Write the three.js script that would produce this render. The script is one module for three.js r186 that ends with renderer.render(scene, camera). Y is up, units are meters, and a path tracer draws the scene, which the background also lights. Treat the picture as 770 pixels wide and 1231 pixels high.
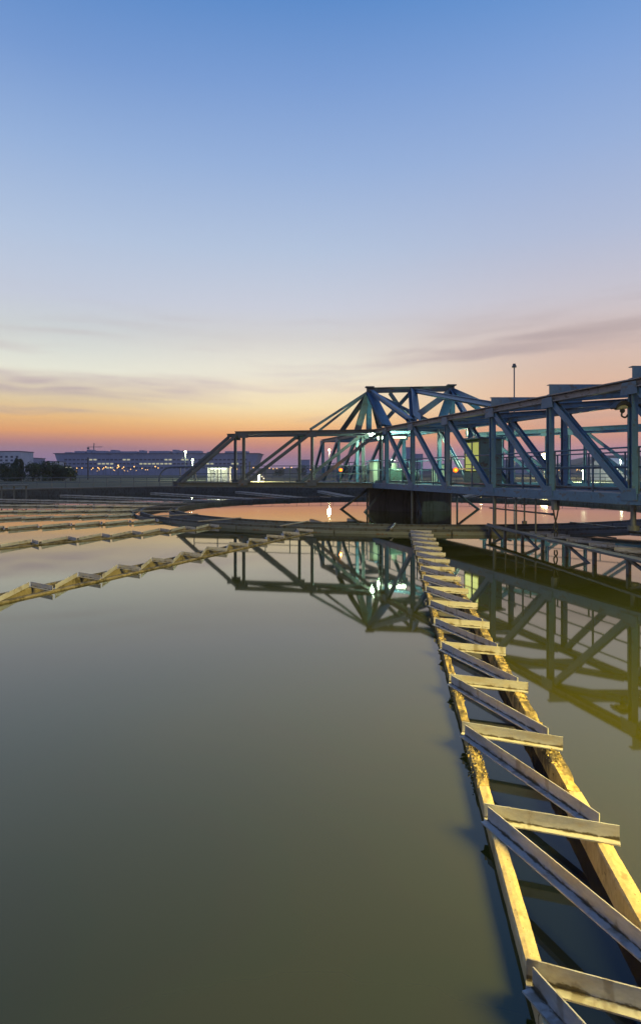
import * as THREE from 'three';
import { mergeGeometries } from 'three/addons/utils/BufferGeometryUtils.js';
import { RoundedBoxGeometry } from 'three/addons/geometries/RoundedBoxGeometry.js';

// ------------------------------------------------------------------ camera, sky, sun, exposure
const scene = new THREE.Scene();
const F = 760, W = 770, H = 1231, YH = 569, EYE = 2.3;          // focal length and frame of the photograph, height above the water
const camera = new THREE.PerspectiveCamera(2 * Math.atan(H / 2 / F) * 180 / Math.PI, W / H, 0.1, 9000);
camera.position.set(0, EYE, 0);
camera.lookAt(0, EYE, -10);
camera.setViewOffset(W, H, 0, H / 2 - YH, W, H);
const renderer = new THREE.WebGLRenderer({ antialias: true });
renderer.setSize(640, 1024);
renderer.toneMapping = THREE.LinearToneMapping;
renderer.toneMappingExposure = 1.05;
renderer.shadowMap.enabled = true;

let seed = 7;
const rnd = () => { seed = (seed * 1664525 + 1013904223) >>> 0; return seed / 4294967296; };
const rr = (a, b) => a + (b - a) * rnd();
const hash = (x, y, s) => { let h = (x * 374761393 + y * 668265263 + s * 974634777) | 0; h = Math.imul(h ^ (h >>> 13), 1274126177); h = Math.imul(h ^ (h >>> 16), 2246822519); return ((h ^ (h >>> 15)) >>> 0) / 4294967296; };
const mod = (a, n) => ((a % n) + n) % n;
function vnoise(x, y, px, py, s) {                               // value noise, period px by py
  const x0 = Math.floor(x), y0 = Math.floor(y), fx = x - x0, fy = y - y0;
  const u = fx * fx * (3 - 2 * fx), v = fy * fy * (3 - 2 * fy);
  const g = (i, j) => hash(mod(i, px), mod(j, py), s);
  return (g(x0, y0) * (1 - u) + g(x0 + 1, y0) * u) * (1 - v) + (g(x0, y0 + 1) * (1 - u) + g(x0 + 1, y0 + 1) * u) * v;
}
function fbm(u, v, fu, fv, oct, s) {                             // u, v in 0..1, tiles
  let a = 0, w = 0.5, t = 0;
  for (let o = 0; o < oct; o++) { a += w * vnoise(u * fu, v * fv, fu, fv, s + o * 17); t += w; w *= 0.5; fu *= 2; fv *= 2; }
  return a / t;
}
const lin = (c) => { c /= 255; return c <= 0.04045 ? c / 12.92 : Math.pow((c + 0.055) / 1.055, 2.4); };
const sst = (a, b, x) => { const t = Math.min(1, Math.max(0, (x - a) / (b - a))); return t * t * (3 - 2 * t); };

{ // dusk sky: colours by elevation for the west (left of centre), the north-west and the east behind the camera
  const el = (y) => Math.atan((YH - y) / F);
  const K = [ // image row, left, middle, right of frame, away from the sunset
    [569, [120, 104, 144], [132, 116, 154], [140, 128, 162], [120, 128, 165]],
    [552, [146, 112, 138], [163, 124, 143], [164, 134, 154], [132, 132, 170]],
    [541, [164, 126, 140], [192, 134, 132], [190, 142, 150], [146, 136, 172]],
    [532, [194, 138, 126], [214, 148, 118], [208, 148, 136], [156, 141, 172]],
    [522, [228, 162, 108], [238, 170, 112], [218, 158, 130], [168, 146, 172]],
    [508, [234, 186, 124], [247, 200, 138], [226, 172, 142], [180, 156, 176]],
    [490, [226, 202, 158], [248, 226, 178], [228, 182, 152], [184, 164, 182]],
    [470, [226, 214, 188], [244, 229, 198], [222, 184, 160], [182, 170, 188]],
    [452, [230, 230, 214], [237, 231, 212], [216, 186, 168], [180, 172, 190]],
    [430, [216, 219, 212], [226, 222, 211], [212, 188, 178], [174, 173, 194]],
    [405, [203, 208, 210], [210, 208, 207], [206, 190, 188], [170, 174, 197]],
    [370, [194, 201, 216], [199, 203, 216], [198, 194, 204], [160, 172, 200]],
    [300, [176, 193, 219], [177, 193, 218], [175, 186, 212], [146, 166, 202]],
    [200, [147, 174, 215], [148, 174, 215], [149, 173, 214], [126, 154, 200]],
    [100, [117, 152, 206], [121, 155, 208], [124, 158, 211], [106, 140, 192]],
    [0, [91, 136, 197], [93, 138, 199], [96, 142, 203], [86, 126, 182]],
    [-500, [64, 112, 180], [64, 112, 180], [66, 114, 182], [62, 106, 168]],
    [-4000, [54, 98, 164], [54, 98, 164], [54, 98, 164], [54, 98, 164]],
  ].map(([y, ...c]) => [el(y), c.map((k) => k.map(lin))]);
  const TW = 3072, TH = 1536, data = new Float32Array(TW * TH * 4);
  const deg = Math.PI / 180, out = [0, 0, 0];
  for (let j = 0; j < TH; j++) {
    const e = ((j + 0.5) / TH - 0.5) * Math.PI, ec = Math.max(0, e);
    let k = 0; while (k < K.length - 2 && ec > K[k + 1][0]) k++;
    const t = Math.min(1, (ec - K[k][0]) / (K[k + 1][0] - K[k][0]));
    for (let i = 0; i < TW; i++) {
      const az = mod(((i + 0.5) / TW - 0.25) * 360 + 180, 360) - 180;   // 0 straight ahead, positive to the right
      // left -26, middle -4, right 24, away beyond 110
      let w = [0, 0, 0, 0];
      if (az < -24 && az >= -120) { const q = sst(-24, -120, az); w = [1 - q, 0, 0, q]; }
      else if (az >= -24 && az < -3) { const q = sst(-24, -3, az); w = [1 - q, q, 0, 0]; }
      else if (az >= -3 && az < 24) { const q = sst(-3, 24, az); w = [0, 1 - q, q, 0]; }
      else if (az >= 24 && az < 120) { const q = sst(24, 120, az); w = [0, 0, 1 - q, q]; }
      else w = [0, 0, 0, 1];
      for (let c = 0; c < 3; c++) {
        let a = 0;
        for (let m = 0; m < 4; m++) if (w[m]) a += w[m] * (K[k][1][m][c] * (1 - t) + K[k + 1][1][m][c] * t);
        out[c] = a;
      }
      if (e > 0 && e < 0.52) {                                   // thin streaks of cloud
        const x = mod(az + 360, 360) / 360, ed = e / deg;
        const warp = fbm(x, 0.3, 40, 1, 3, 5) * 1.6 + 0.05 * Math.abs(az - 2) * (az > 0 ? 1 : 0.25);
        const yy = (ed - warp) / 40;
        const s1 = fbm(x, mod(yy, 1), 26, 40, 5, 11), s2 = fbm(x, mod(yy + 0.37, 1), 60, 90, 4, 23);
        const band = Math.exp(-Math.pow((ed - 8) / 5.5, 2));
        let cl = sst(0.48, 0.78, s1 * 0.75 + s2 * 0.25) * band * 0.42;
        const y0 = 7.5 + 0.02 * (az + 20);                       // the mauve streak above the sunset, then the slanting one to its right
        cl += 0.95 * sst(0.25, 0.7, s2 * 0.5 + s1 * 0.5) * Math.exp(-Math.pow((ed - y0) / 0.9, 2)) * sst(2, -14, az) * sst(-75, -45, az);
        cl += 0.75 * sst(0.35, 0.65, s1) * Math.exp(-Math.pow((ed - 5.6) / 1.1, 2)) * sst(-10, -22, az) * sst(-75, -45, az);
        const y1 = 10.3 + 0.13 * (az - 8);
        cl += 0.38 * sst(0.36, 0.64, s2 * 0.4 + s1 * 0.6) * Math.exp(-Math.pow((ed - y1) / 1.9, 2)) * sst(0, 14, az) * sst(70, 45, az);
        cl = Math.min(0.8, cl);
        const lum = 0.3 * out[0] + 0.55 * out[1] + 0.15 * out[2];
        const C = [lum * 0.74, lum * 0.60, lum * 0.62];
        for (let c = 0; c < 3; c++) out[c] = out[c] * (1 - cl) + C[c] * cl;
      }
      const o = (j * TW + i) * 4;
      data[o] = out[0]; data[o + 1] = out[1]; data[o + 2] = out[2]; data[o + 3] = 1;
    }
  }
  const sky = new THREE.DataTexture(data, TW, TH, THREE.RGBAFormat, THREE.FloatType);
  sky.mapping = THREE.EquirectangularReflectionMapping;
  sky.magFilter = sky.minFilter = THREE.LinearFilter; sky.needsUpdate = true;
  scene.background = sky; scene.environment = sky;
}
const sun = new THREE.DirectionalLight(new THREE.Color(1, 0.72, 0.5), 0.5);   // already set: below the horizon
sun.position.set(-100 * Math.sin(0.1), -14, -100); sun.shadow.radius = 20; sun.castShadow = true;
Object.assign(sun.shadow.camera, { left: -60, right: 60, top: 60, bottom: -60, near: 1, far: 250 });
scene.add(sun);
scene.fog = new THREE.FogExp2(new THREE.Color(0.66, 0.60, 0.68), 0.00024);

// ------------------------------------------------------------------ helpers
const V = (x, y, z) => new THREE.Vector3(x, y, z);
const G = (X, Y, Z) => new THREE.Vector3(X, Y, -Z);              // Z is depth in front of the camera
const names = {};
const numbered = (n) => { const k = names[n] = (names[n] ?? -1) + 1; return k ? `${n}_${String(k).padStart(3, '0')}` : n; };
const shade = (m) => { m.castShadow = m.receiveShadow = true; return m; };
function tag(o, label, category, group) { o.userData.label = label; o.userData.category = category; if (group) o.userData.group = group; return o; }
function thing(name, label, category, [x, y, z] = [0, 0, 0], turn = 0, group) {
  const o = new THREE.Group(); o.name = numbered(name); o.position.set(x, y, z); o.rotation.y = turn; scene.add(o);
  return tag(o, label, category, group);
}
function part(name, geo, mat, parent) {
  const used = parent.userData.used ??= {}; // numbering within one parent
  const k = used[name] = (used[name] ?? -1) + 1;
  const m = shade(new THREE.Mesh(Array.isArray(geo) ? mergeGeometries(geo) : geo, mat));
  m.name = k ? `${name}_${String(k).padStart(3, '0')}` : name; parent.add(m); return m;
}
function struct(name, geo, mat) { const m = shade(new THREE.Mesh(Array.isArray(geo) ? mergeGeometries(geo) : geo, mat)); m.name = numbered(name); m.userData.kind = 'structure'; scene.add(m); return m; }
function copy(o, label) { const c = o.clone(); c.name = numbered(o.name.replace(/_\d{3}$/, '')); scene.add(c); if (label) c.userData.label = label; return c; }

function build(tris, uvs) {
  const g = new THREE.BufferGeometry();
  g.setAttribute('position', new THREE.Float32BufferAttribute(tris, 3));
  g.setAttribute('uv', new THREE.Float32BufferAttribute(uvs, 2));
  g.computeVertexNormals(); return g;
}
function prism(prof, p1, p2, up = V(0, 1, 0), u0 = 0) {           // a profile drawn from p1 to p2, uv in metres
  const w = p2.clone().sub(p1), L = w.length(); w.divideScalar(L);
  const u = up.clone().cross(w).normalize(), v = w.clone().cross(u);
  const at = ([a, b], q) => p1.clone().addScaledVector(u, a).addScaledVector(v, b).addScaledVector(w, q);
  const P = [], T = []; let s = 0;
  const push = (...pts) => pts.forEach(([p, x, y]) => { P.push(p.x, p.y, p.z); T.push(x, y); });
  prof.forEach((a, i) => {
    const b = prof[(i + 1) % prof.length], d = Math.hypot(b[0] - a[0], b[1] - a[1]);
    const A = [at(a, 0), u0, s], B = [at(b, 0), u0, s + d], C = [at(b, L), u0 + L, s + d], D = [at(a, L), u0 + L, s];
    push(A, B, C, A, C, D); s += d;
  });
  for (const f of THREE.ShapeUtils.triangulateShape(prof.map(([a, b]) => new THREE.Vector2(a, b)), [])) {
    const q = f.map((i) => prof[i]);
    push(...[q[2], q[1], q[0]].map((k) => [at(k, 0), k[0], k[1]])); push(...q.map((k) => [at(k, L), k[0], k[1]]));
  }
  return build(P, T);
}
const rect = (w, h, c = 0.008) => { const a = w / 2, b = h / 2; return [[-a + c, -b], [a - c, -b], [a, -b + c], [a, b - c], [a - c, b], [-a + c, b], [-a, b - c], [-a, -b + c]]; };
const hsec = (w, h, t) => { const a = w / 2, b = h / 2, k = t / 2; return [[-a, -b], [a, -b], [a, -b + t], [k, -b + t], [k, b - t], [a, b - t], [a, b], [-a, b], [-a, b - t], [-k, b - t], [-k, -b + t], [-a, -b + t]]; };
const csec = (w, h, t) => { const a = w / 2, b = h / 2; return [[-a, -b], [a, -b], [a, -b + t], [-a + t, -b + t], [-a + t, b - t], [a, b - t], [a, b], [-a, b]]; };
const round = (r, n = 10) => Array.from({ length: n }, (_, i) => [r * Math.cos(i / n * 6.28319), r * Math.sin(i / n * 6.28319)]);
const box = (cx, cy, cz, sx, sy, sz, c = 0.01) => prism(rect(sz, sy, c), V(cx - sx / 2, cy, cz), V(cx + sx / 2, cy, cz));
function tube(pts, r, n = 8) { const c = new THREE.CatmullRomCurve3(pts); return new THREE.TubeGeometry(c, Math.max(6, pts.length * 6), r, n).toNonIndexed(); }
function plate(pts, t, axis) {                                    // flat polygon, thick along axis (pts counterclockwise seen against it)
  const n = axis.clone().normalize(), P = [], T = [];
  const c = pts.reduce((a, p) => a.add(p), V(0, 0, 0)).divideScalar(pts.length);
  const up = (p) => p.clone().addScaledVector(n, t / 2), dn = (p) => p.clone().addScaledVector(n, -t / 2);
  const tri = (...q) => q.forEach((p) => { P.push(p.x, p.y, p.z); T.push(p.x + p.z, p.y); });
  pts.forEach((a, i) => { const b = pts[(i + 1) % pts.length]; tri(up(c), up(a), up(b)); tri(dn(c), dn(b), dn(a)); tri(dn(a), dn(b), up(b)); tri(dn(a), up(b), up(a)); });
  return build(P, T);
}

// ------------------------------------------------------------------ materials
function tex(w, h, sx, sy, fn, srgb = true) {                     // sx, sy: metres covered
  const d = new Uint8Array(w * h * 4);
  for (let j = 0; j < h; j++) for (let i = 0; i < w; i++) {
    const c = fn((i + 0.5) / w, (j + 0.5) / h), o = (j * w + i) * 4;
    for (let k = 0; k < 3; k++) d[o + k] = Math.max(0, Math.min(255, c[k] ?? c[0]));
    d[o + 3] = 255;
  }
  const t = new THREE.DataTexture(d, w, h); t.wrapS = t.wrapT = THREE.RepeatWrapping; t.magFilter = THREE.LinearFilter; t.minFilter = THREE.LinearMipmapLinearFilter; t.generateMipmaps = true;
  if (srgb) t.colorSpace = THREE.SRGBColorSpace;
  t.repeat.set(1 / sx, 1 / sy); t.needsUpdate = true; return t;
}
const mixc = (a, b, t) => a.map((x, i) => x + (b[i] - x) * t);
const bumpTex = tex(256, 256, 0.5, 0.5, (u, v) => [255 * (0.6 * fbm(u, v, 8, 8, 4, 3) + 0.4 * fbm(u, v, 40, 40, 2, 9))], false);
const paintTex = (base, rust) => tex(512, 512, 2.6, 2.6, (u, v) => {
  const a = fbm(u, v, 3, 5, 5, 21), b = fbm(u, v, 14, 14, 4, 33), r = fbm(u, v, 9, 20, 4, 45), g = fbm(u, v, 60, 60, 2, 51);
  let c = base.map((k) => k * (0.84 + 0.3 * a + 0.1 * (b - 0.5)) + 9 * (g - 0.5));
  c = mixc(c, [92, 62, 44], sst(0.66, 0.76, r) * rust);
  return mixc(c, [60, 62, 62], sst(0.62, 0.8, b) * 0.35);
});
const std = (o) => new THREE.MeshStandardMaterial(o);
const phys = (o) => new THREE.MeshPhysicalMaterial(o);
const col = (r, g, b) => new THREE.Color().setRGB(r, g, b);
const M = {
  steel: std({ map: paintTex([72, 112, 142], 0.4), roughness: 0.42, bumpMap: bumpTex, bumpScale: 0.0012 }),
  darkSteel: std({ map: paintTex([84, 92, 100], 0.8), roughness: 0.55, bumpMap: bumpTex, bumpScale: 0.0015 }),
  warmSteel: std({ map: paintTex([128, 124, 126], 1), roughness: 0.5, bumpMap: bumpTex, bumpScale: 0.0012 }),
  rail: std({ map: paintTex([78, 108, 130], 0.3), roughness: 0.4 }),
  galv: std({
    map: tex(1024, 256, 1.9, 0.40, (u, v) => {                    // length by profile perimeter: crust in the inner corner, water marks above it
      const p = v * 0.40, a = fbm(u, v, 8, 6, 5, 61), f = fbm(u, v, 90, 40, 3, 63), s = fbm(u, v, 30, 3, 4, 67), e = fbm(u, v, 24, 8, 4, 69);
      let c = mixc([188, 187, 186], [150, 150, 154], a).map((k) => k + 20 * (f - 0.5));
      c = mixc(c, [168, 148, 112], 0.3 * sst(0.45, 0.7, a * 0.5 + e * 0.5));
      const d = Math.abs(p - 0.254) - 0.022 * (e - 0.36);       // crust line where the two legs meet
      c = mixc(c, [66, 56, 38], 0.8 * sst(0.012, 0.0, d + 0.02 * (f - 0.5)));
      c = mixc(c, [88, 74, 52], 0.35 * sst(0.62, 0.78, s));
      return c;
    }), roughness: 0.45, metalness: 0.15, bumpMap: bumpTex, bumpScale: 0.001,
  }),
  concrete: std({
    map: tex(1024, 256, 2.1, 0.56, (u, v) => {
      const a = fbm(u, v, 6, 4, 5, 71), f = fbm(u, v, 120, 40, 3, 73), k = fbm(u, v, 20, 8, 4, 75);
      let c = mixc([198, 178, 138], [160, 140, 100], a).map((x) => x + 30 * (f - 0.5));
      c = mixc(c, [96, 80, 50], 0.35 * sst(0.62, 0.76, k));
      return mixc(c, [60, 48, 30], 0.6 * sst(0.8, 0.86, f));
    }), roughness: 0.85, bumpMap: bumpTex, bumpScale: 0.003,
  }),
  crusted: std({
    map: tex(1024, 256, 2.3, 0.56, (u, v) => {
      const a = fbm(u, v, 10, 5, 5, 81), f = fbm(u, v, 110, 40, 3, 83), k = fbm(u, v, 34, 10, 4, 85);
      let c = mixc([158, 138, 86], [92, 80, 56], sst(0.3, 0.66, k));
      c = mixc(c, [186, 160, 104], sst(0.55, 0.7, a) * 0.7);
      return c.map((x) => x + 46 * (f - 0.5));
    }), roughness: 0.95, bumpMap: bumpTex, bumpScale: 0.006,
  }),
  oldConcrete: std({
    map: tex(1024, 256, 2.2, 0.56, (u, v) => {
      const a = fbm(u, v, 6, 4, 5, 171), f = fbm(u, v, 120, 40, 3, 173), k = fbm(u, v, 18, 6, 4, 175);
      return mixc(mixc([130, 121, 102], [96, 90, 76], a), [58, 52, 36], 0.8 * sst(0.5, 0.7, k)).map((x) => x + 22 * (f - 0.5));
    }), roughness: 0.9, bumpMap: bumpTex, bumpScale: 0.003,
  }),
  crust: std({ color: col(0.16, 0.12, 0.05), roughness: 1 }),
  crustPale: std({ color: col(0.40, 0.31, 0.14), roughness: 1 }),
  wetWall: std({
    map: tex(512, 256, 6, 1.2, (u, v) => {
      const a = fbm(u, v, 10, 3, 5, 91), k = fbm(u, v, 60, 4, 4, 93), f = fbm(u, v, 90, 40, 2, 95);
      return mixc(mixc([76, 80, 84], [52, 57, 62], a), [38, 36, 30], sst(0.55, 0.7, k) * 0.7).map((x) => x + 14 * (f - 0.5));
    }), roughness: 0.7, bumpMap: bumpTex, bumpScale: 0.004,
  }),
  pier: std({
    map: tex(512, 512, 5, 2.4, (u, v) => {
      const a = fbm(u, v, 5, 4, 5, 101), k = fbm(u, v, 40, 3, 4, 103);
      return mixc(mixc([84, 80, 80], [58, 55, 56], a), [40, 36, 34], sst(0.52, 0.7, k) * 0.6);
    }), roughness: 0.8, bumpMap: bumpTex, bumpScale: 0.004,
  }),
  water: phys({
    map: tex(512, 512, 38, 38, (u, v) => { const a = sst(0.3, 0.7, fbm(u, v, 3, 3, 5, 111)); return mixc([64, 61, 10], [42, 48, 15], a); }),
    roughness: 0.03, ior: 1.54, bumpMap: tex(512, 512, 16, 16, (u, v) => [255 * fbm(u, v, 6, 6, 4, 121)], false), bumpScale: 0.0010,
  }),
  clearWater: phys({ color: col(0.004, 0.007, 0.013), roughness: 0.05, ior: 1.36 }),
  grass: std({ map: tex(512, 512, 30, 30, (u, v) => mixc([44, 54, 36], [66, 72, 46], fbm(u, v, 10, 10, 6, 131))), roughness: 1 }),
  paving: std({ map: tex(256, 256, 6, 6, (u, v) => mixc([128, 124, 116], [100, 97, 92], fbm(u, v, 8, 8, 5, 141))), roughness: 0.9 }),
  leaf: std({ map: tex(128, 128, 1, 1, (u, v) => mixc([46, 60, 46], [66, 82, 58], fbm(u, v, 8, 8, 3, 151))), roughness: 0.9, side: THREE.DoubleSide }),
  bark: std({ color: col(0.06, 0.045, 0.035), roughness: 1 }),
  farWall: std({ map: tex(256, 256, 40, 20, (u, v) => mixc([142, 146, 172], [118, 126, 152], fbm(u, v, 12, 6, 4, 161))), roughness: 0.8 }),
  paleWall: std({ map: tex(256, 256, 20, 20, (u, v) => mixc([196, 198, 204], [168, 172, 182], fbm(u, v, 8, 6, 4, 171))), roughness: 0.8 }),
  roof: std({ color: col(0.10, 0.11, 0.15), roughness: 0.8 }),
  pane: std({ color: col(0.05, 0.06, 0.09), roughness: 0.15 }),
  litPane: std({ color: col(0.1, 0.1, 0.08), emissive: col(0.85, 0.82, 0.5), emissiveIntensity: 0.5 }),
  warmLamp: std({ color: col(0.3, 0.2, 0.1), emissive: col(1, 0.52, 0.13), emissiveIntensity: 2.6 }),
  yellowLamp: std({ color: col(0.3, 0.3, 0.1), emissive: col(1, 0.86, 0.36), emissiveIntensity: 14 }),
  brightLamp: std({ color: col(0.3, 0.3, 0.1), emissive: col(1, 0.86, 0.36), emissiveIntensity: 45 }),
  greenLamp: std({ color: col(0.3, 0.4, 0.3), emissive: col(0.86, 1, 0.5), emissiveIntensity: 6 }),
  tubeLamp: std({ color: col(0.4, 0.5, 0.4), emissive: col(0.90, 1, 0.62), emissiveIntensity: 5 }),
  orangeLamp: std({ color: col(0.3, 0.1, 0.02), emissive: col(1, 0.13, 0.01), emissiveIntensity: 1.8 }),
  cabin: std({ map: tex(256, 256, 1.4, 1.4, (u, v) => mixc([176, 178, 160], [150, 154, 138], fbm(u, v, 5, 9, 5, 181))), roughness: 0.6 }),
  litCabin: std({ color: col(0.3, 0.3, 0.1), emissive: col(0.62, 0.66, 0.16), emissiveIntensity: 0.55 }),
  machine: std({ map: paintTex([96, 128, 118], 0.6), roughness: 0.5 }),
  black: std({ color: col(0.02, 0.022, 0.026), roughness: 0.5 }),
  glass: phys({ color: col(0.02, 0.02, 0.025), roughness: 0.05, clearcoat: 1 }),
};

// ------------------------------------------------------------------ ground, tank, water
const CX = 5.7, CZ = 40.5, RT = 40.4, RO = 16.6, RI = 14.5, RL = 39.9, HW = 0.36, TOP = 0.085, BANK = 0.8;
const A0 = 6.7, angles = [];                                       // degrees to the left of the line from the centre to the camera
for (let k = 0; k < 12; k++) angles.push(A0 + 15 * k);
for (const k of [-1, -2, -8, -9, -10, -11, -12]) angles.push(A0 + 15 * k);
const ringShape = (r, n = 160) => Array.from({ length: n }, (_, i) => new THREE.Vector2(r * Math.cos(i / n * 2 * Math.PI), r * Math.sin(i / n * 2 * Math.PI)));
function flat(shape, y, at = [CX, CZ]) {                           // a level sheet, uv in metres; shape y is depth
  const g = new THREE.ShapeGeometry(shape); g.rotateX(-Math.PI / 2); g.translate(at[0], y, -at[1]); return g;
}
{
  const land = new THREE.Shape(ringShape(1650, 96)); land.holes.push(new THREE.Path(ringShape(RT + 1.6)));
  struct('ground', flat(land, BANK - 0.12), M.grass);
  const rim = new THREE.Shape(ringShape(RT + 2.4)); rim.holes.push(new THREE.Path(ringShape(RT + 0.3)));
  struct('path', flat(rim, BANK - 0.01), M.paving);
  const wall = thing('tank_wall', 'round concrete wall and coping around the whole settling tank', 'tank wall', [CX, 0, -CZ]);
  const arc = (r0, r1, y0, y1, a0, a1, n) => {                     // curved block
    const P = [], T = [];
    const pt = (r, y, a) => [r * Math.sin(a), y, -r * Math.cos(a)];
    const quad = (a, b, c, d, u0, u1, v0, v1) => { for (const [p, x, y] of [[a, u0, v0], [b, u1, v0], [c, u1, v1], [a, u0, v0], [c, u1, v1], [d, u0, v1]]) { P.push(...p); T.push(x, y); } };
    for (let i = 0; i < n; i++) {
      const a = a0 + (a1 - a0) * i / n, b = a0 + (a1 - a0) * (i + 1) / n, u = a * r0, w = b * r0;
      quad(pt(r0, y0, a), pt(r0, y0, b), pt(r0, y1, b), pt(r0, y1, a), u, w, y0, y1);
      quad(pt(r0, y1, a), pt(r0, y1, b), pt(r1, y1, b), pt(r1, y1, a), u, w, y1, y1 + r1 - r0);
      quad(pt(r1, y0, b), pt(r1, y0, a), pt(r1, y1, a), pt(r1, y1, b), w, u, y0, y1);
    }
    quad(pt(r1, y0, a0), pt(r0, y0, a0), pt(r0, y1, a0), pt(r1, y1, a0), 0, r1 - r0, y0, y1);
    quad(pt(r0, y0, a1), pt(r1, y0, a1), pt(r1, y1, a1), pt(r0, y1, a1), 0, r1 - r0, y0, y1);
    return build(P, T);
  };
  for (let i = 0; i < 24; i++) {
    const a = i / 24 * 2 * Math.PI, b = (i + 1) / 24 * 2 * Math.PI;
    part('wall_panel', arc(RT, RT + 0.35, -0.6, BANK - 0.1, a, b - 0.0006, 8), M.wetWall, wall);
    part('coping', arc(RT - 0.06, RT + 0.7, BANK - 0.098, BANK + 0.02, a, b - 0.0006, 8), M.paving, wall);
  }
  // the water: outer basin between the troughs, inner basin, and the lower clear water in ring and troughs
  const gear = [], sorted = [...angles].sort((a, b) => a - b);
  const dirOf = (deg) => { const t = deg * Math.PI / 180; return [new THREE.Vector2(-Math.sin(t), -Math.cos(t)), new THREE.Vector2(-Math.cos(t), Math.sin(t))]; };
  const w = HW - 0.05;
  for (let i = 0; i < sorted.length; i++) {
    const [d, l] = dirOf(sorted[i]), r0 = Math.sqrt((RO - 0.06) ** 2 - w * w);
    const p = (r, z) => d.clone().multiplyScalar(r).addScaledVector(l, z);
    gear.push(p(r0, -w), p(RL - 0.1, -w), p(RL - 0.1, w), p(r0, w));
    const b = sorted[(i + 1) % sorted.length] + (i + 1 === sorted.length ? 360 : 0), e = Math.asin(w / RO) * 180 / Math.PI;
    const n = Math.round((b - sorted[i]) / 2);
    for (let k = 1; k < n; k++) { const q = sorted[i] + e + (b - sorted[i] - 2 * e) * k / n; gear.push(dirOf(q)[0].multiplyScalar(RO - 0.06)); }
  }
  const basin = new THREE.Shape(ringShape(RT + 0.1)); basin.holes.push(new THREE.Path(gear));
  struct('water', flat(basin, 0), M.water);
  struct('water', flat(new THREE.Shape(ringShape(RI + 0.06)), 0), M.water);
  const chan = new THREE.Shape(gear); chan.holes.push(new THREE.Path(ringShape(RI + 0.05)));
  struct('channel_water', flat(chan, -0.09), M.clearWater);
  // ring trough
  const ring = thing('ring_trough', 'round concrete ring trough in the tank, encircling the centre pier', 'water trough', [CX, 0, -CZ]);
  for (let i = 0; i < 24; i++) {
    const a = i / 24 * 2 * Math.PI + 0.05, b = (i + 1) / 24 * 2 * Math.PI + 0.05;
    part('wall_segment', arc(RI, RI + 0.13, -0.5, 0.2, a, b - 0.0008, 10), M.wetWall, ring);
    part('wall_segment', arc(RO - 0.13, RO, -0.5, 0.18, a, b - 0.0008, 10), M.wetWall, ring);
    part('weir_plate', arc(RO + 0.35, RO + 0.39, -0.3, 0.1 + 0.012 * (i % 3), a, b - 0.004, 10), M.darkSteel, ring);
    part('weir_plate', arc(RI + 0.42, RI + 0.46, -0.3, 0.13 + 0.01 * (i % 2), a, b - 0.004, 10), M.darkSteel, ring);
    for (const f of [0.5]) {
      const q = a + (b - a) * f, s = Math.sin(q), c = -Math.cos(q);
      part('tie_bar', prism(rect(0.07, 0.05), V((RI + 0.02) * s, 0.225, (RI + 0.02) * c), V((RO + 0.42) * s, 0.21, (RO + 0.42) * c)), M.warmSteel, ring);
    }
  }
}

// ------------------------------------------------------------------ radial troughs
const troughFrame = (deg) => { const t = deg * Math.PI / 180, d = [-Math.sin(t), -Math.cos(t)]; return { pos: [CX + d[0] * RO, 0, -(CZ + d[1] * RO)], turn: Math.atan2(-Math.cos(t), -Math.sin(t)) }; };
const LEN = RL - RO;
function wallStrip(x0, x1, z, step, rough, s) {                    // wall of a trough with a worn, uneven outline
  const q = z > 0 ? 0.8 : 1, prof = [[-0.05, -0.5], [0.05, -0.5], [0.05, TOP - 0.02], [0.042, TOP - 0.003], [0.015, TOP], [-0.015, TOP], [-0.042, TOP - 0.003], [-0.05, TOP - 0.02]].map(([a, b]) => [a * q, b]);
  const n = Math.max(2, Math.ceil((x1 - x0) / step)), P = [], T = [];
  const pt = (i, k) => {
    const [a, b] = prof[k], x = x0 + (x1 - x0) * i / n;
    const j = k < 2 ? 0 : rough * (vnoise(x * 7 + 40, k * 1.7 + s, 4096, 64, 3) - 0.5 + 0.6 * (vnoise(x * 26 + 40, k * 3.1 + s, 4096, 64, 5) - 0.5));
    return [x, b + 0.5 * j, z - a * (1 + j * 8)];
  };
  const v = [0, 0.1, 0.36, 0.385, 0.41, 0.44, 0.465, 0.49, 0.74];
  for (let i = 0; i < n; i++) for (let k = 1; k < 8; k++) {
    const k2 = (k + 1) % 8, A = pt(i, k), B = pt(i, k2), C = pt(i + 1, k2), D = pt(i + 1, k), u = x0 + (x1 - x0) * i / n + s, u2 = u + (x1 - x0) / n;
    for (const [p, x, y] of [[A, u, v[k]], [B, u, v[k + 1]], [C, u2, v[k + 1]], [A, u, v[k]], [C, u2, v[k + 1]], [D, u2, v[k]]]) { P.push(...p); T.push(x, y); }
  }
  for (const [i, f] of [[0, 1], [n, -1]]) for (let k = 1; k < 7; k++) { const tri = [pt(i, 0), pt(i, k), pt(i, k + 1)]; if (f < 0) tri.reverse(); tri.forEach((p) => { P.push(...p); T.push(p[2], p[1]); }); }
  return build(P, T);
}
// angle iron standing on the walls: upright leg, foot turned outwards
const NODES = []; for (let k = -1; k < 17; k++) NODES.push(21.43 - 1.315 * k);
function angleBar(xa, za, xb, zb, y, u0) { return prism(foot2, V(xa, y, za), V(xb, y, zb), V(0, 1, 0), u0); }
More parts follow.
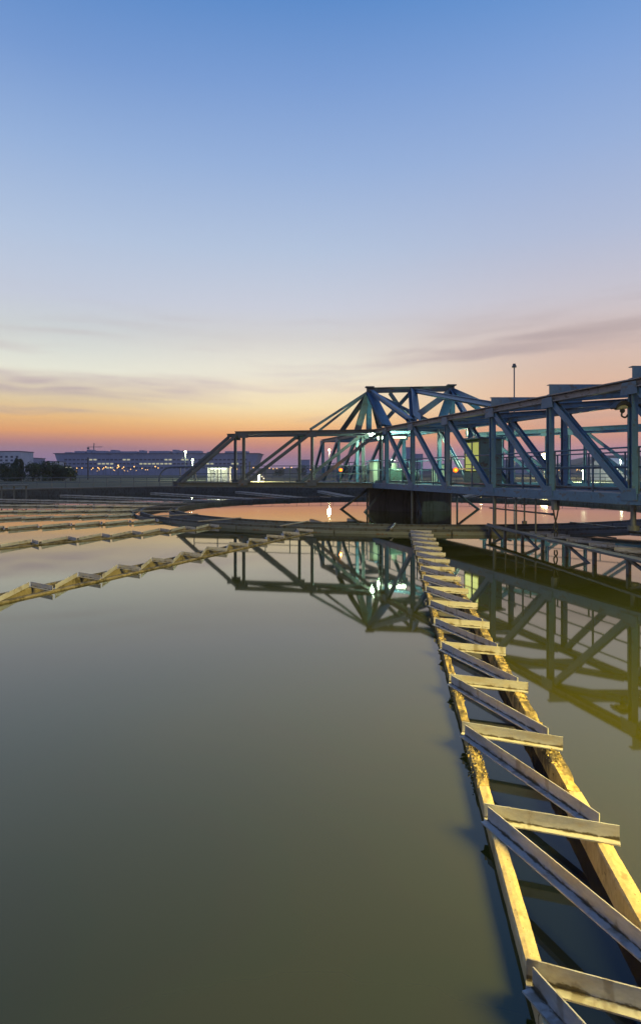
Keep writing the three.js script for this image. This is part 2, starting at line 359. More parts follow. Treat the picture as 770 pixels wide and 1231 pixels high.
// starts at the top of the upright so that its face, then the corner, then the foot follow in the texture
const foot2 = [[-0.06, 0.008], [-0.06, 0], [0, 0], [0, 0.094], [-0.007, 0.094], [-0.007, 0.008]];
function makeTrough(label, group, fine) {
  const t = thing('water_trough', label, 'water trough', [0, 0, 0], 0, group);
  const seg = fine ? [0, 3.95, 7.9, 11.8, 14.4, 17.1, 19.7, 21.6, LEN] : [0, 7.8, 15.6, LEN];
  for (const z of [HW - 0.05, -HW + 0.05]) for (let i = 0; i + 1 < seg.length; i++) {
    const clean = !fine || seg[i] > (z > 0 ? 18.6 : 19.6);
    part('wall_segment', wallStrip(seg[i] + 0.004, seg[i + 1] - 0.004, z, fine ? 0.05 : 0.6, fine ? (clean ? 0.010 : 0.034) : 0.012, i * 1.37 + (z > 0 ? 5 : 0)), !fine ? M.oldConcrete : clean ? M.concrete : M.crusted, t);
  }
  NODES.forEach((x, i) => {
    if (x > LEN - 0.3) return;
    part('cross_bar', angleBar(x + rr(-.02, .02), HW + 0.005, x + 0.19 + rr(-.02, .02), -HW - 0.045, TOP + 0.002, i * 0.37), M.galv, t);
    if (i) part('diagonal_bar', angleBar(x + 0.055, HW - 0.015, x + 1.36 + rr(-.015, .015), -HW + 0.03, TOP + 0.003, i * 0.53), M.galv, t);
  });
  if (fine) {                                                      // dried weed on the walls
    for (const [name, mat, n, big] of [['weed_crust', M.crust, 3600, 0.5], ['weed_crust', M.crustPale, 2600, 0.42]]) {
      const gs = [];
      for (let i = 0; i < n; i++) {
        const x = 2 + 17.6 * Math.sqrt(rnd()), side = rnd() < 0.5 ? 1 : -1, o = side > 0 ? 0.45 + 0.55 * rnd() : rnd();
        if (vnoise(x * 2.2, side * 3 + 9, 512, 64, 77) < 0.42) continue;
        const g = new THREE.TetrahedronGeometry(rr(0.010, 0.026) * big); g.scale(rr(0.8, 2.6), rr(0.3, 1.4), rr(0.5, 1.2)); g.rotateY(rr(0, 6)); g.rotateX(rr(-.5, .5));
        const edge = o < 0.5 ? 0.05 : o < 0.8 ? -0.046 : rr(-0.04, 0.04);
        g.translate(x, o < 0.8 ? rr(0.02, TOP) : TOP + 0.004, side * (HW - 0.05 + edge)); gs.push(g);
      }
      const m = part(name, gs, mat, t); m.userData.kind = 'stuff';
    }
  }
  return t;
}
const put = (t, deg) => { const f = troughFrame(deg); t.position.set(f.pos[0], deg === A0 ? 0 : -0.045, f.pos[2]); t.rotation.set(0, f.turn, 0); return t; };
put(makeTrough('near straight trough with zigzag bars and yellow-lit crusted walls, running to the ring', undefined, true), A0);
const order = ['', 'first', 'second', 'third', 'fourth', 'fifth', 'sixth', 'seventh', 'eighth', 'ninth', 'tenth', 'eleventh'];
let proto = null;
angles.forEach((deg, i) => {
  if (i === 0) return;
  const label = i === 1 ? 'long trough with yellow-lit cross bars, meeting the ring beside the near trough'
    : i < 12 ? `${order[i]} radial trough counted leftwards from the near zigzag trough around the ring`
      : i === 12 ? 'dark trough with zigzag bars running from the ring under the high truss bridge'
        : i === 13 ? 'second trough beyond the near one towards the frame edge, by the ring'
          : `${order[i - 13]} radial trough counted clockwise behind the bridge, beyond the ring's far side`;
  if (!proto) proto = put(makeTrough(label, 'radial troughs of the settling tank', false), deg);
  else put(copy(proto, label), deg);
});

// ------------------------------------------------------------------ main truss bridge
const YB0 = 1.44, YB1 = 1.74, YT0 = 4.64, YT1 = 4.88, YB = 1.59, YT = 4.76;
const up = V(0, 1, 0), sideways = V(1, 0, 0);
function handrail(parent, pts, y0, heights, gap, mat = M.rail) {   // a run of posts and rails along pts
  const rail = new THREE.Group(); rail.name = 'handrail'; if (parent.children.some((c) => c.name === 'handrail')) rail.name = `handrail_${String(parent.children.filter((c) => c.name.startsWith('handrail')).length).padStart(3, '0')}`; parent.add(rail);
  const [a, b] = pts, n = Math.max(1, Math.round(a.distanceTo(b) / gap));
  for (let i = 0; i <= n; i++) { const p = a.clone().lerp(b, i / n); part('post', prism(rect(0.05, 0.05, 0.006), V(p.x, y0, p.z), V(p.x, y0 + heights[0] - 0.02, p.z), sideways), mat, rail); }
  for (const h of heights) part('rail', prism(round(0.026), V(a.x, y0 + h, a.z), V(b.x, y0 + h, b.z)), mat, rail);
  return rail;
}
function trussFace(t, xs, z, opt = {}) {
  const { mats = [M.steel, M.steel], end0 = xs[0], end1 = xs[xs.length - 1], ends = [], dir = 1, skew = 0, vw = 0.2, dw = 0.2, gz = 1 } = opt;
  const x = (s) => s + skew;
  part('top_chord', prism(hsec(0.26, YT1 - YT0, 0.035), V(x(end0), YT, z), V(x(end1), YT, z)), opt.chord ?? mats[0], t);
  part('bottom_chord', prism(csec(0.24, YB1 - YB0, 0.03), V(x(opt.bend0 ?? end0), YB, z), V(x(opt.bend1 ?? end1), YB, z)), mats[0], t);
  xs.forEach((s) => {
    part('post', prism(hsec(vw, 0.16, 0.022), V(x(s), YB1 + 0.002, z), V(x(s), YT0 - 0.002, z), sideways), mats[0], t);
    for (const y of [YT - 0.13, YB + 0.13]) part('gusset_plate', plate([V(x(s) - 0.32, y - 0.17, z + gz * 0.139), V(x(s) + 0.32, y - 0.17, z + gz * 0.139), V(x(s) + 0.26, y + 0.17, z + gz * 0.139), V(x(s) - 0.26, y + 0.17, z + gz * 0.139)], 0.014, V(0, 0, 1)), mats[1], t);
  });
  const pairs = opt.diags ?? xs.slice(0, -1).map((s, i) => dir > 0 ? [s, xs[i + 1]] : [xs[i + 1], s]);   // [top, bottom]
  for (const [a, b] of pairs) {
    const k = Math.sign(b - a);
    part('diagonal', prism(hsec(dw, 0.17, 0.022), V(x(a) + k * 0.14, YT0 + 0.02, z), V(x(b) - k * 0.12, YB1 - 0.02, z), V(0, 0, 1)), mats[0], t);
  }
}
const dirMain = Math.atan2(-0.9652, 0.2616);
const bridge = thing('truss_bridge', 'long blue grey steel truss bridge with walkway, reaching over the tank to its centre', 'bridge', [CX, 0, -CZ], dirMain);
{
  const near = [4.5, 8.1, 11.9, 15.75, 19.4, 23.1, 26.8, 30.5, 34.2, 37.9], back = [-8.9, -4.8, -0.7], zN = 3.3, zF = 0.1;
  const all = [...back, ...near];
  for (const [z, gz] of [[zN, 1], [zF, -1]]) {
    trussFace(bridge, all, z, {
      end0: -9.1, end1: 38.4, bend0: -12.6, bend1: 40.6, chord: z === zN ? M.warmSteel : M.steel, gz,
      diags: [...near.slice(0, -1).map((s, i) => [s, near[i + 1]]), [-0.7, -4.8], [-4.8, -8.9], [-8.9, -12.4], [37.9, 40.5]],
    });
  }
  all.forEach((s, i) => {
    if (s !== 15.75 && s !== 19.4 && s !== 23.1) part('top_strut', prism(hsec(0.16, 0.16, 0.02), V(s, YT, zF + 0.14), V(s, YT, zN - 0.14)), M.steel, bridge);
    part('floor_beam', prism(hsec(0.14, 0.2, 0.02), V(s, 1.5, zF + 0.13), V(s, 1.5, zN - 0.13)), M.darkSteel, bridge);
    if (i + 1 < all.length) {
      part('lateral_brace', prism(hsec(0.2, 0.2, 0.022), V(s + 0.1, YT, zN - 0.2), V(all[i + 1] - 0.1, YT, zF + 0.2)), M.steel, bridge);
      const x0 = s, x1 = all[i + 1], n = 3;
      for (let k = 0; k < n; k++) part('deck_plate', box(x0 + (x1 - x0) * (k + 0.5) / n, 1.64, (zN + zF) / 2, (x1 - x0) / n - 0.006, 0.05, zN - zF - 0.3, 0.004), M.darkSteel, bridge);
    }
  });
  // deep cross beams lying on the chords, a little skewed
  const sk = Math.atan2(0.2616, 0.9652);
  for (const s of [15.75, 19.4, 23.1, 26.8]) {
    const L = 3.5, dx = Math.sin(sk) * L, dz = -Math.cos(sk) * L;
    part('cross_beam', prism(csec(0.22, 0.34, 0.02), V(s + 0.02, YT1 + 0.175, zN + 0.1), V(s + dx, YT1 + 0.175, zN + 0.1 + dz)), M.steel, bridge);
  }
  handrail(bridge, [V(-8.6, 0, zN - 0.2), V(38, 0, zN - 0.2)], 1.67, [1.36, 0.82], 1.85);
  handrail(bridge, [V(-8.6, 0, zF + 0.22), V(38, 0, zF + 0.22)], 1.67, [1.36, 0.82], 1.85);
  part('conduit', prism(round(0.045), V(4, 1.86, zN - 0.28), V(38, 1.86, zN - 0.28)), M.darkSteel, bridge);
}
const B = (s, y, n) => V(CX + 0.2616 * s + 0.9652 * n, y, -(CZ - 0.9652 * s + 0.2616 * n));   // bridge coordinates to the world
// ------------------------------------------------------------------ side arms
{
  const arm = thing('side_bridge', 'low truss arm with sloping end, reaching out over the water towards the city', 'truss arm', [-0.5, 0, -37.9], Math.PI - Math.atan2(0.213, 0.977));
  for (const [z, skew, gz] of [[0, 0, -1], [2.13, 1.32, 1]]) {
    trussFace(arm, [-4.1, 0, 4.3], z, { skew, end0: -4.6, end1: 4.85, bend0: -4.6, bend1: 8.7, diags: [[0, 4.25], [-4.1, 0], [4.6, 8.5]], vw: 0.15, dw: 0.18, mats: [M.darkSteel, M.darkSteel], gz });
  }
  for (const s of [-4.1, 0, 4.3, 8.2]) {
    if (s < 8) part('top_strut', prism(hsec(0.16, 0.16, 0.02), V(s, YT, 0.14), V(s + 1.32, YT, 2.0)), M.darkSteel, arm);
    part('floor_beam', prism(hsec(0.14, 0.2, 0.02), V(s, 1.5, 0.14), V(s + 1.32, 1.5, 2.0)), M.darkSteel, arm);
  }
  for (const [a, b] of [[-4.1, 0], [0, 4.3]]) part('lateral_brace', prism(hsec(0.14, 0.14, 0.02), V(a + 0.2, YT, 0.2), V(b + 1.2, YT, 1.95)), M.darkSteel, arm);
  for (let k = 0; k < 9; k++) part('deck_plate', box(-3.2 + k * 1.4, 1.64, 1.06, 1.39, 0.05, 1.8, 0.004), M.darkSteel, arm);
  handrail(arm, [V(-3, 0, 1.85), V(8.4, 0, 1.95)], 1.67, [1.1, 0.6], 1.7, M.darkSteel);

  const a2 = thing('side_bridge', 'truss arm behind the bridge, seen level under the deep cross beams', 'truss arm', [11.1, 0, -38.8], Math.atan2(5.2, 5.1) * -1);
  for (const [z, gz] of [[0, 1], [-2.2, -1]]) trussFace(a2, [-1.2, 2.9, 4.2, 8.2], z, { end0: -2.5, end1: 8.5, bend0: -2.5, bend1: 11, diags: [[-1.2, 2.9], [4.2, 8.2], [8.2, 11]], vw: 0.17, dw: 0.16, gz });
  for (const s of [-1.2, 2.9, 4.2, 8.2]) {
    part('top_strut', prism(hsec(0.16, 0.16, 0.02), V(s, YT, -0.14), V(s, YT, -2.06)), M.steel, a2);
    part('floor_beam', prism(hsec(0.14, 0.2, 0.02), V(s, 1.5, -0.14), V(s, 1.5, -2.06)), M.darkSteel, a2);
  }
  for (let k = 0; k < 8; k++) part('deck_plate', box(-1.8 + k * 1.4, 1.64, -1.1, 1.39, 0.05, 1.8, 0.004), M.darkSteel, a2);
  handrail(a2, [V(-2, 0, -2), V(10.5, 0, -2)], 1.67, [1.1, 0.6], 1.7);
}
// ------------------------------------------------------------------ pier, platform, tower
{
  const pier = thing('centre_pier', 'dark round concrete pier standing in the water under the bridge hub', 'pier', [CX, 0, -CZ]);
  const g = new THREE.CylinderGeometry(2.62, 2.62, 2.2, 64, 1).toNonIndexed(); g.translate(0, 0.35, 0);
  { const uv = g.attributes.uv; for (let i = 0; i < uv.count; i++) uv.setXY(i, uv.getX(i) * 16.4, uv.getY(i) * 2.2); }
  part('column', g, M.pier, pier);
  const slab = new THREE.CylinderGeometry(3.5, 3.5, 0.14, 48).toNonIndexed(); slab.translate(0, 1.53, 0);
  part('platform', slab, M.darkSteel, pier);
  for (const a of [0.02, Math.PI - 0.02, Math.PI / 2, 2.35]) {
    const c = Math.cos(a), s = Math.sin(a);
    part('strut', prism(rect(0.12, 0.12), V(2.6 * c, 1.35, 2.6 * s), V(4.5 * c, -0.1, 4.5 * s), sideways.clone().applyAxisAngle(up, 0.6)), M.darkSteel, pier);
  }
  for (const [x, z] of [[-2.75, 0.6], [0.05, 2.72], [2.8, 1.1]]) part('riser_pipe', prism(round(0.06), V(x, -0.4, z), V(x, 1.44, z), sideways), M.darkSteel, pier);

  const tower = thing('peaked_tower', 'blue steel peaked frame rising above the hub of the bridge', 'frame', [CX, 0, -CZ]);
  const rel = (v) => v.clone().sub(V(CX, 0, -CZ));
  const A = rel(G(3.15, 7.62, 40.6)), Bp = rel(G(8.2, 7.62, 39.7)), C = A.clone().lerp(Bp, 0.53);
  const nodeN = (s) => rel(B(s, YT1 + 0.06, -3.3)), nodeF = (s) => rel(B(s, YT1 + 0.06, -0.1));
  const armN = (t) => rel(V(-0.5 - 0.977 * t, YT1 + 0.06, -37.9 - 0.213 * t)), armF = (t) => rel(V(-0.5 - 0.977 * (t + 1.32) + 0.213 * 2.13, YT1 + 0.06, -37.9 - 0.213 * (t + 1.32) - 0.977 * 2.13));
  const mem = (name, a, b, w, d, mat = M.steel) => part(name, prism(hsec(w, d, 0.024), a, b, V(0.2, 0.1, 1)), mat, tower);
  part('ridge_beam', prism(hsec(0.26, 0.34, 0.03), A.clone().add(V(-0.2, 0, 0)), Bp.clone().add(V(0.2, 0, 0))), M.darkSteel, tower);
  for (const q of [A, Bp]) part('cap_plate', box(q.x, q.y + 0.21, q.z, 0.56, 0.07, 0.5), M.darkSteel, tower);
  mem('post', A.clone().add(V(-.05, -.17, 0)), V(A.x - 0.05, YT1, A.z), 0.3, 0.26); mem('post', Bp.clone().add(V(.05, -.17, 0)), V(Bp.x + 0.05, YT1, Bp.z), 0.3, 0.26);
  mem('tie', A.clone().add(V(-.1, -.1, .15)), armN(0.1), 0.15, 0.15, M.darkSteel); mem('tie', A.clone().add(V(-.1, -.1, -.15)), armF(-1.2), 0.15, 0.15, M.darkSteel);
  mem('leg', A.clone().add(V(.1, -.1, .2)), nodeN(8.0), 0.24, 0.24);
  mem('leg', A.clone().add(V(.05, -.2, .1)), nodeN(4.5), 0.62, 0.14);
  mem('leg', A.clone().add(V(-.1, -.2, -.1)), nodeN(-4.8), 0.3, 0.22, M.darkSteel);
  mem('leg', A.clone().add(V(-.1, -.2, 0)), nodeN(-0.7), 0.4, 0.2, M.darkSteel);
  mem('leg', A.clone().add(V(.1, -.2, -.1)), nodeF(-4.8), 0.3, 0.22, M.darkSteel);
  mem('leg', C.clone().add(V(0, -.17, .12)), nodeN(8.2).add(V(.1, 0, 0)), 0.5, 0.3);
  mem('brace', C.clone().add(V(-.1, -.17, -.1)), nodeN(3.2), 0.22, 0.2, M.darkSteel);
  mem('brace', A.clone().add(V(.2, -.17, -.1)), nodeF(4.5), 0.22, 0.2, M.darkSteel);
  mem('leg', C.clone().add(V(.15, -.12, .15)), nodeN(15.75), 0.22, 0.22);
  mem('leg', Bp.clone().add(V(-.05, -.17, .1)), nodeN(7.6), 0.34, 0.22, M.darkSteel);
  mem('leg', Bp.clone().add(V(0, -.17, .1)), nodeF(4.5), 0.5, 0.16);
  mem('leg', Bp.clone().add(V(0, -.17, 0)), nodeF(8.1), 0.4, 0.2);
  mem('leg', Bp.clone().add(V(.15, -.12, .1)), nodeF(11.9), 0.24, 0.24);
  mem('leg', Bp.clone().add(V(.1, -.1, 0)), rel(G(11.4, YT1 + 0.06, 38.6)), 0.22, 0.22);
  mem('brace', A.clone().lerp(Bp, 0.25).add(V(0, -.17, 0)), nodeF(1.2), 0.2, 0.2, M.darkSteel);

  // machinery on the platform
  const drive = thing('drive_unit', 'green lit motor and gearbox on a base frame at the bridge hub', 'machine', [5.0, 1.665, -38.4], 0.2);
  part('base_frame', [box(0, 0.08, 0.4, 2.3, 0.16, 0.12), box(0, 0.08, -0.4, 2.3, 0.16, 0.12), box(-1, 0.08, 0, 0.12, 0.15, 0.7), box(1, 0.08, 0, 0.12, 0.15, 0.7)], M.darkSteel, drive);
  const gb = new RoundedBoxGeometry(0.8, 0.75, 0.8, 3, 0.08).toNonIndexed(); gb.translate(-0.55, 0.54, 0); part('gearbox', gb, M.machine, drive);
  part('motor', prism(round(0.27, 20), V(-0.14, 0.5, 0), V(0.75, 0.5, 0)), M.machine, drive);
  for (let k = 0; k < 8; k++) part('cooling_fin', prism(round(0.31, 20), V(0 + k * 0.085, 0.5, 0), V(0.02 + k * 0.085, 0.5, 0)), M.machine, drive);
  part('fan_cover', prism(round(0.3, 20), V(0.755, 0.5, 0), V(0.95, 0.5, 0)), M.darkSteel, drive);
  part('shaft_hood', prism(round(0.16, 14), V(-0.55, 0.92, 0), V(-0.55, 1.25, 0), sideways), M.cabin, drive);
  const cabinet = (x, z, w, h, turn, label) => {
    const c = thing('control_cabinet', label, 'cabinet', [x, 1.665, z], turn);
    part('plinth', box(0, 0.05, 0, w - 0.06, 0.1, 0.36), M.darkSteel, c); part('body', box(0, 0.1 + h / 2, 0, w, h, 0.42, 0.015), M.cabin, c);
    const d = part('door', box(0, 0.1 + h / 2, 0.222, w - 0.06, h - 0.08, 0.02), M.cabin, c); part('handle', box(w / 2 - 0.1, 0.1 + h / 2, 0.245, 0.03, 0.16, 0.025), M.black, d);
    part('rain_roof', box(0, 0.125 + h, 0.03, w + 0.1, 0.045, 0.56), M.steel, c);
  };
  cabinet(3.35, -38.9, 0.55, 1.3, 0.5, 'pale upright control cabinet lit green beside the motor on the hub');
  cabinet(7.6, -40.6, 0.9, 1.1, -0.2, 'wide low control cabinet behind the motor on the hub platform');
  const hut = thing('control_cabin', 'small cabin on the bridge deck with yellow-green lit panels', 'cabin', B(11.2, 1.665, -1.15).toArray(), dirMain);
  part('wall', [box(-0.72, 1.1, 0, 0.06, 2.2, 1.1), box(0.72, 1.1, 0, 0.06, 2.2, 1.1), box(0, 1.1, -0.52, 1.38, 2.2, 0.06), box(0, 0.35, 0.52, 1.38, 0.7, 0.06)], M.machine, hut);
  part('roof', box(0, 2.24, 0, 1.7, 0.08, 1.4), M.steel, hut);
  for (const k of [-1, 1]) { const w = part('window_lit', box(k * 0.345, 1.4, 0.515, 0.6, 1.3, 0.03, 0.004), M.litCabin, hut); part('frame', [box(k * 0.345 + 0.32, 1.4, 0.53, 0.05, 1.42, 0.06), box(k * 0.345 - 0.32, 1.4, 0.53, 0.05, 1.42, 0.06), box(k * 0.345, 2.08, 0.53, 0.58, 0.06, 0.055), box(k * 0.345, 1.05, 0.53, 0.58, 0.03, 0.045)], M.darkSteel, w); }
  const pl = new THREE.RectAreaLight(new THREE.Color(0.9, 1, 0.35), 1.2, 1.2, 1.2); const hp = B(11.2, 3.06, -1.15 - 0.58);
  pl.position.copy(hp); pl.lookAt(B(11.2, 3.06, -6)); scene.add(pl);
}
// ------------------------------------------------------------------ lamps on the bridge
function point(p, color, intensity, r = 5) { const l = new THREE.PointLight(color, intensity, 0, 2); l.position.copy(p); l.shadow.radius = r; l.castShadow = true; scene.add(l); return l; }
{
  const green = new THREE.Color(0.62, 1, 0.62);
  const tubeP = G(4.5, 4.42, 37.2);
  const tl = thing('tube_light', 'bright fluorescent tube light hanging under the bridge top at the hub', 'light', tubeP.toArray(), 0);
  part('housing', box(0, 0.1, 0, 1.1, 0.07, 0.16), M.darkSteel, tl);
  part('tube', prism(round(0.05, 12), V(-0.5, 0, 0), V(0.5, 0, 0)), M.tubeLamp, tl);
  for (const k of [-0.45, 0.45]) part('hanger', prism(round(0.012), V(k, 0.13, 0), V(k, 0.34, 0), sideways), M.darkSteel, tl);
  const ra = new THREE.RectAreaLight(green, 140, 1, 0.12); ra.position.copy(tubeP).add(V(0, -0.07, 0)); ra.lookAt(tubeP.x, 0, tubeP.z); scene.add(ra);
  const flood = (p, label, turn) => {
    const f = thing('flood_light', label, 'floodlight', p.toArray(), turn);
    part('housing', box(0, 0, -0.09, 0.3, 0.22, 0.1, 0.02), M.darkSteel, f); part('lamp_glass', box(0, 0, -0.03, 0.26, 0.18, 0.02), M.greenLamp, f);
    part('bracket', [box(-0.17, 0.1, -0.09, 0.02, 0.3, 0.05), box(0.17, 0.1, -0.09, 0.02, 0.3, 0.05), box(0, 0.26, -0.09, 0.36, 0.02, 0.05)], M.darkSteel, f);
    const d = V(Math.sin(turn), 0, Math.cos(turn));
    point(p.clone().addScaledVector(d, 0.16).add(V(0, -0.05, 0)), green, 40);
  };
  flood(G(3.05, 4.6, 37.4), 'bright green-white floodlight under the truss gusset, by the arm', 0.3);
  flood(G(3.6, 4.46, 38.4), 'small floodlight between the tube light and the bright gusset floodlight', -0.2);
  flood(G(8.1, 4.5, 34.5), 'floodlight under the bridge top between hub and lit cabin', 0.9);
  const beacon = (p, label) => {
    const b = thing('warning_lamp', label, 'warning lamp', p.toArray());
    part('base', prism(round(0.07, 12), V(0, -0.12, 0), V(0, -0.04, 0), sideways), M.black, b);
    part('lamp_dome', new THREE.SphereGeometry(0.11, 16, 12), M.orangeLamp, b);
    point(p.clone().add(V(0, 0, 0.2)), new THREE.Color(1, 0.35, 0.05), 1.2, 3);
  };
  beacon(B(12.6, 2.44, -3.25), 'orange warning lamp glowing on the bridge handrail');
  beacon(G(1.2, 2.5, 37.5), 'small orange lamp on the arm beyond the hub');
  // floodlight out of frame on the bridge end: warm light on the troughs and the murky water
  const fp = V(9.0, 6.5, -0.7), aim = V(1.8, 0, -8.6);
  const fl = thing('flood_light', 'sodium floodlight on a long arm from its post at the tank rim, outside the picture', 'floodlight', fp.toArray(), Math.atan2(aim.x - fp.x, aim.z - fp.z)); fl.updateMatrixWorld();
  part('housing', box(0, 0, -0.16, 0.5, 0.4, 0.2, 0.03), M.darkSteel, fl); part('lamp_glass', box(0, 0, -0.04, 0.42, 0.32, 0.03), M.yellowLamp, fl);
  { const foot = fl.worldToLocal(V(9.6, BANK, 1.0)), top = fl.worldToLocal(V(9.6, 7.0, 1.0)); part('post', prism(round(0.08, 12), foot, top, sideways), M.darkSteel, fl); part('arm', prism(round(0.045, 12), top, V(0, 0.12, -0.2)), M.darkSteel, fl); }
  const sp = new THREE.SpotLight(new THREE.Color(1, 0.76, 0.15), 1800, 0, 0.84, 0.75, 2);
  sp.position.copy(fp).addScaledVector(aim.clone().sub(fp).normalize(), 0.3); sp.target.position.copy(aim); sp.shadow.radius = 110; sp.castShadow = true; scene.add(sp, sp.target);
}
// ------------------------------------------------------------------ things hanging from and fixed to the bridge
{
  const pipe = (s, n, r, y0, label, base) => {
    const o = thing('hanging_pipe', label, 'pipe', B(s, 0, n).toArray());
    part('shaft', prism(round(r, 12), V(0, y0, 0), V(0, YB0, 0), sideways), M.darkSteel, o);
    if (base) part('flange', prism(round(r * 2.2, 14), V(0, Math.max(0.02, y0), 0), V(0, Math.max(0.02, y0) + 0.14, 0), sideways), M.darkSteel, o);
    return o;
  };
  pipe(15.9, -3.3, 0.07, -0.4, 'stout dark pipe hanging from the bridge, left of the thin rods', true);
  pipe(23, -3.2, 0.075, 0.72, 'stout dark pipe hanging from the bridge by the tall wide post', true);
  pipe(23.6, -1.4, 0.07, 0.3, 'dark pipe hanging behind the stout pipe at the frame edge', false);
  pipe(7.9, -3.25, 0.05, -0.4, 'thin dark pipe hanging in front of the round pier', false);
  pipe(16.6, -3.25, 0.03, -0.4, 'thin rod hanging from the bridge next to the stout pipe', false);
  pipe(17.3, -3.25, 0.035, -0.4, 'thin rod hanging from the bridge, second from the stout pipe', false);
  pipe(18.5, -3.25, 0.03, -0.4, 'thin rod hanging from the bridge nearest to the tangled chains', false);
  const v = pipe(17.75, -3.2, 0.03, 0.55, 'short rod with a valve hanging among the thin rods', false);
  part('valve', box(0, 0.55, 0, 0.14, 0.1, 0.14), M.darkSteel, v); part('clamp', box(0, 1.2, 0, 0.13, 0.06, 0.13), M.darkSteel, v);
  const cross = thing('spray_pipe', 'thin level pipe slung below the bridge across the rods', 'pipe', B(15.2, 0.93, -3.1).toArray(), dirMain);
  part('pipe_run', prism(round(0.03), V(0, 0, 0), V(4.0, 0, 0)), M.darkSteel, cross); part('end_cap', prism(round(0.045), V(3.95, 0, 0), V(4.08, 0, 0)), M.darkSteel, cross);
  const ch = thing('hanging_chain', 'twisted chains hanging from the bridge down to the dark trough', 'chain', B(19.6, 0, -3.25).toArray());
  part('collar', prism(round(0.13, 10), V(0, 1.1, 0), V(0, 1.44, 0), sideways), M.darkSteel, ch);
  part('chain', tube([V(-.1, 1.3, 0), V(-.02, 0.8, .02), V(.06, 0.5, 0), V(-.03, 0.35, 0), V(-.02, 0.22, 0)], 0.026), M.black, ch);
  part('chain', tube([V(.12, 1.3, 0), V(.05, 0.85, -.02), V(-.05, 0.5, 0), V(.06, 0.35, 0), V(.04, 0.22, 0)], 0.026), M.black, ch);

  { // low braced skimmer frame, running from the ring towards the shore under the bridge
    const a = G(6.28, 0, 23.6), b = G(7.25, 0, 11.4), L = a.distanceTo(b);
    const f = thing('skimmer_frame', 'low dark braced frame standing in the water beneath the bridge, running to the frame edge', 'frame', a.toArray(), Math.atan2(-(b.z - a.z), b.x - a.x));
    for (let x = 0, i = 0; x < L - 0.2; x += 1.52, i++) {
      const e = Math.min(L, x + 1.5);
      part('top_plank', prism(rect(0.26, 0.06), V(x, 0.37 + rr(-.012, .012), rr(-.015, .015)), V(e, 0.37 + rr(-.012, .012), rr(-.015, .015))), M.darkSteel, f);
      part('post', prism(rect(0.09, 0.09), V(x + 0.1, -0.3, 0), V(x + 0.1, 0.335, 0), sideways), M.darkSteel, f);
      if (i % 2 === 0) part('brace', prism(rect(0.07, 0.07), V(x + 0.16, 0.325, 0), V(e - 0.05, -0.05, 0), V(0, 0, 1)), M.darkSteel, f);
    }
  }
  const cam = thing('security_camera', 'hooded security camera on a curved bracket, on the wide bridge post', 'camera', B(23.0, 4.12, -3.62).toArray(), 0.25);
  const hoodShape = new THREE.Shape(); hoodShape.moveTo(-0.26, -0.04); hoodShape.quadraticCurveTo(-0.12, 0.2, 0.1, 0.16); hoodShape.quadraticCurveTo(0.24, 0.12, 0.26, 0.0); hoodShape.lineTo(0.2, 0.0); hoodShape.quadraticCurveTo(0.04, 0.14, -0.2, -0.06);
  const hg = new THREE.ExtrudeGeometry(hoodShape, { depth: 0.24, bevelEnabled: false }); hg.translate(0, 0, -0.12); part('hood', hg, M.black, cam);
  part('body', prism(round(0.075, 14), V(-0.16, -0.02, 0), V(0.18, 0.03, 0)), M.cabin, cam); part('lens', prism(round(0.055, 14), V(-0.19, -0.024, 0), V(-0.162, -0.02, 0)), M.glass, cam);
  part('ball_joint', new THREE.SphereGeometry(0.07, 14, 10), M.black, cam).position.set(0.06, -0.1, 0);
  part('bracket', tube([V(0.06, -0.1, 0), V(0.04, -0.24, 0), V(0.16, -0.28, 0), V(0.24, -0.2, 0), V(0.34, -0.16, -0.05)], 0.025), M.black, cam);
  const lad = thing('cable_ladder', 'dark bundle of upright cables behind the wide post at the frame edge', 'cables', B(23.9, 1.68, -2.9).toArray(), dirMain);
  for (const x of [0, 0.16, 0.3]) part('cable', prism(round(0.025), V(x, 0, 0), V(x, 2.9, 0), sideways), M.black, lad);
  for (let k = 0; k < 8; k++) part('rung', prism(rect(0.03, 0.03), V(-0.02, 0.3 + k * 0.34, 0.03), V(0.34, 0.3 + k * 0.34, 0.03)), M.black, lad);
}

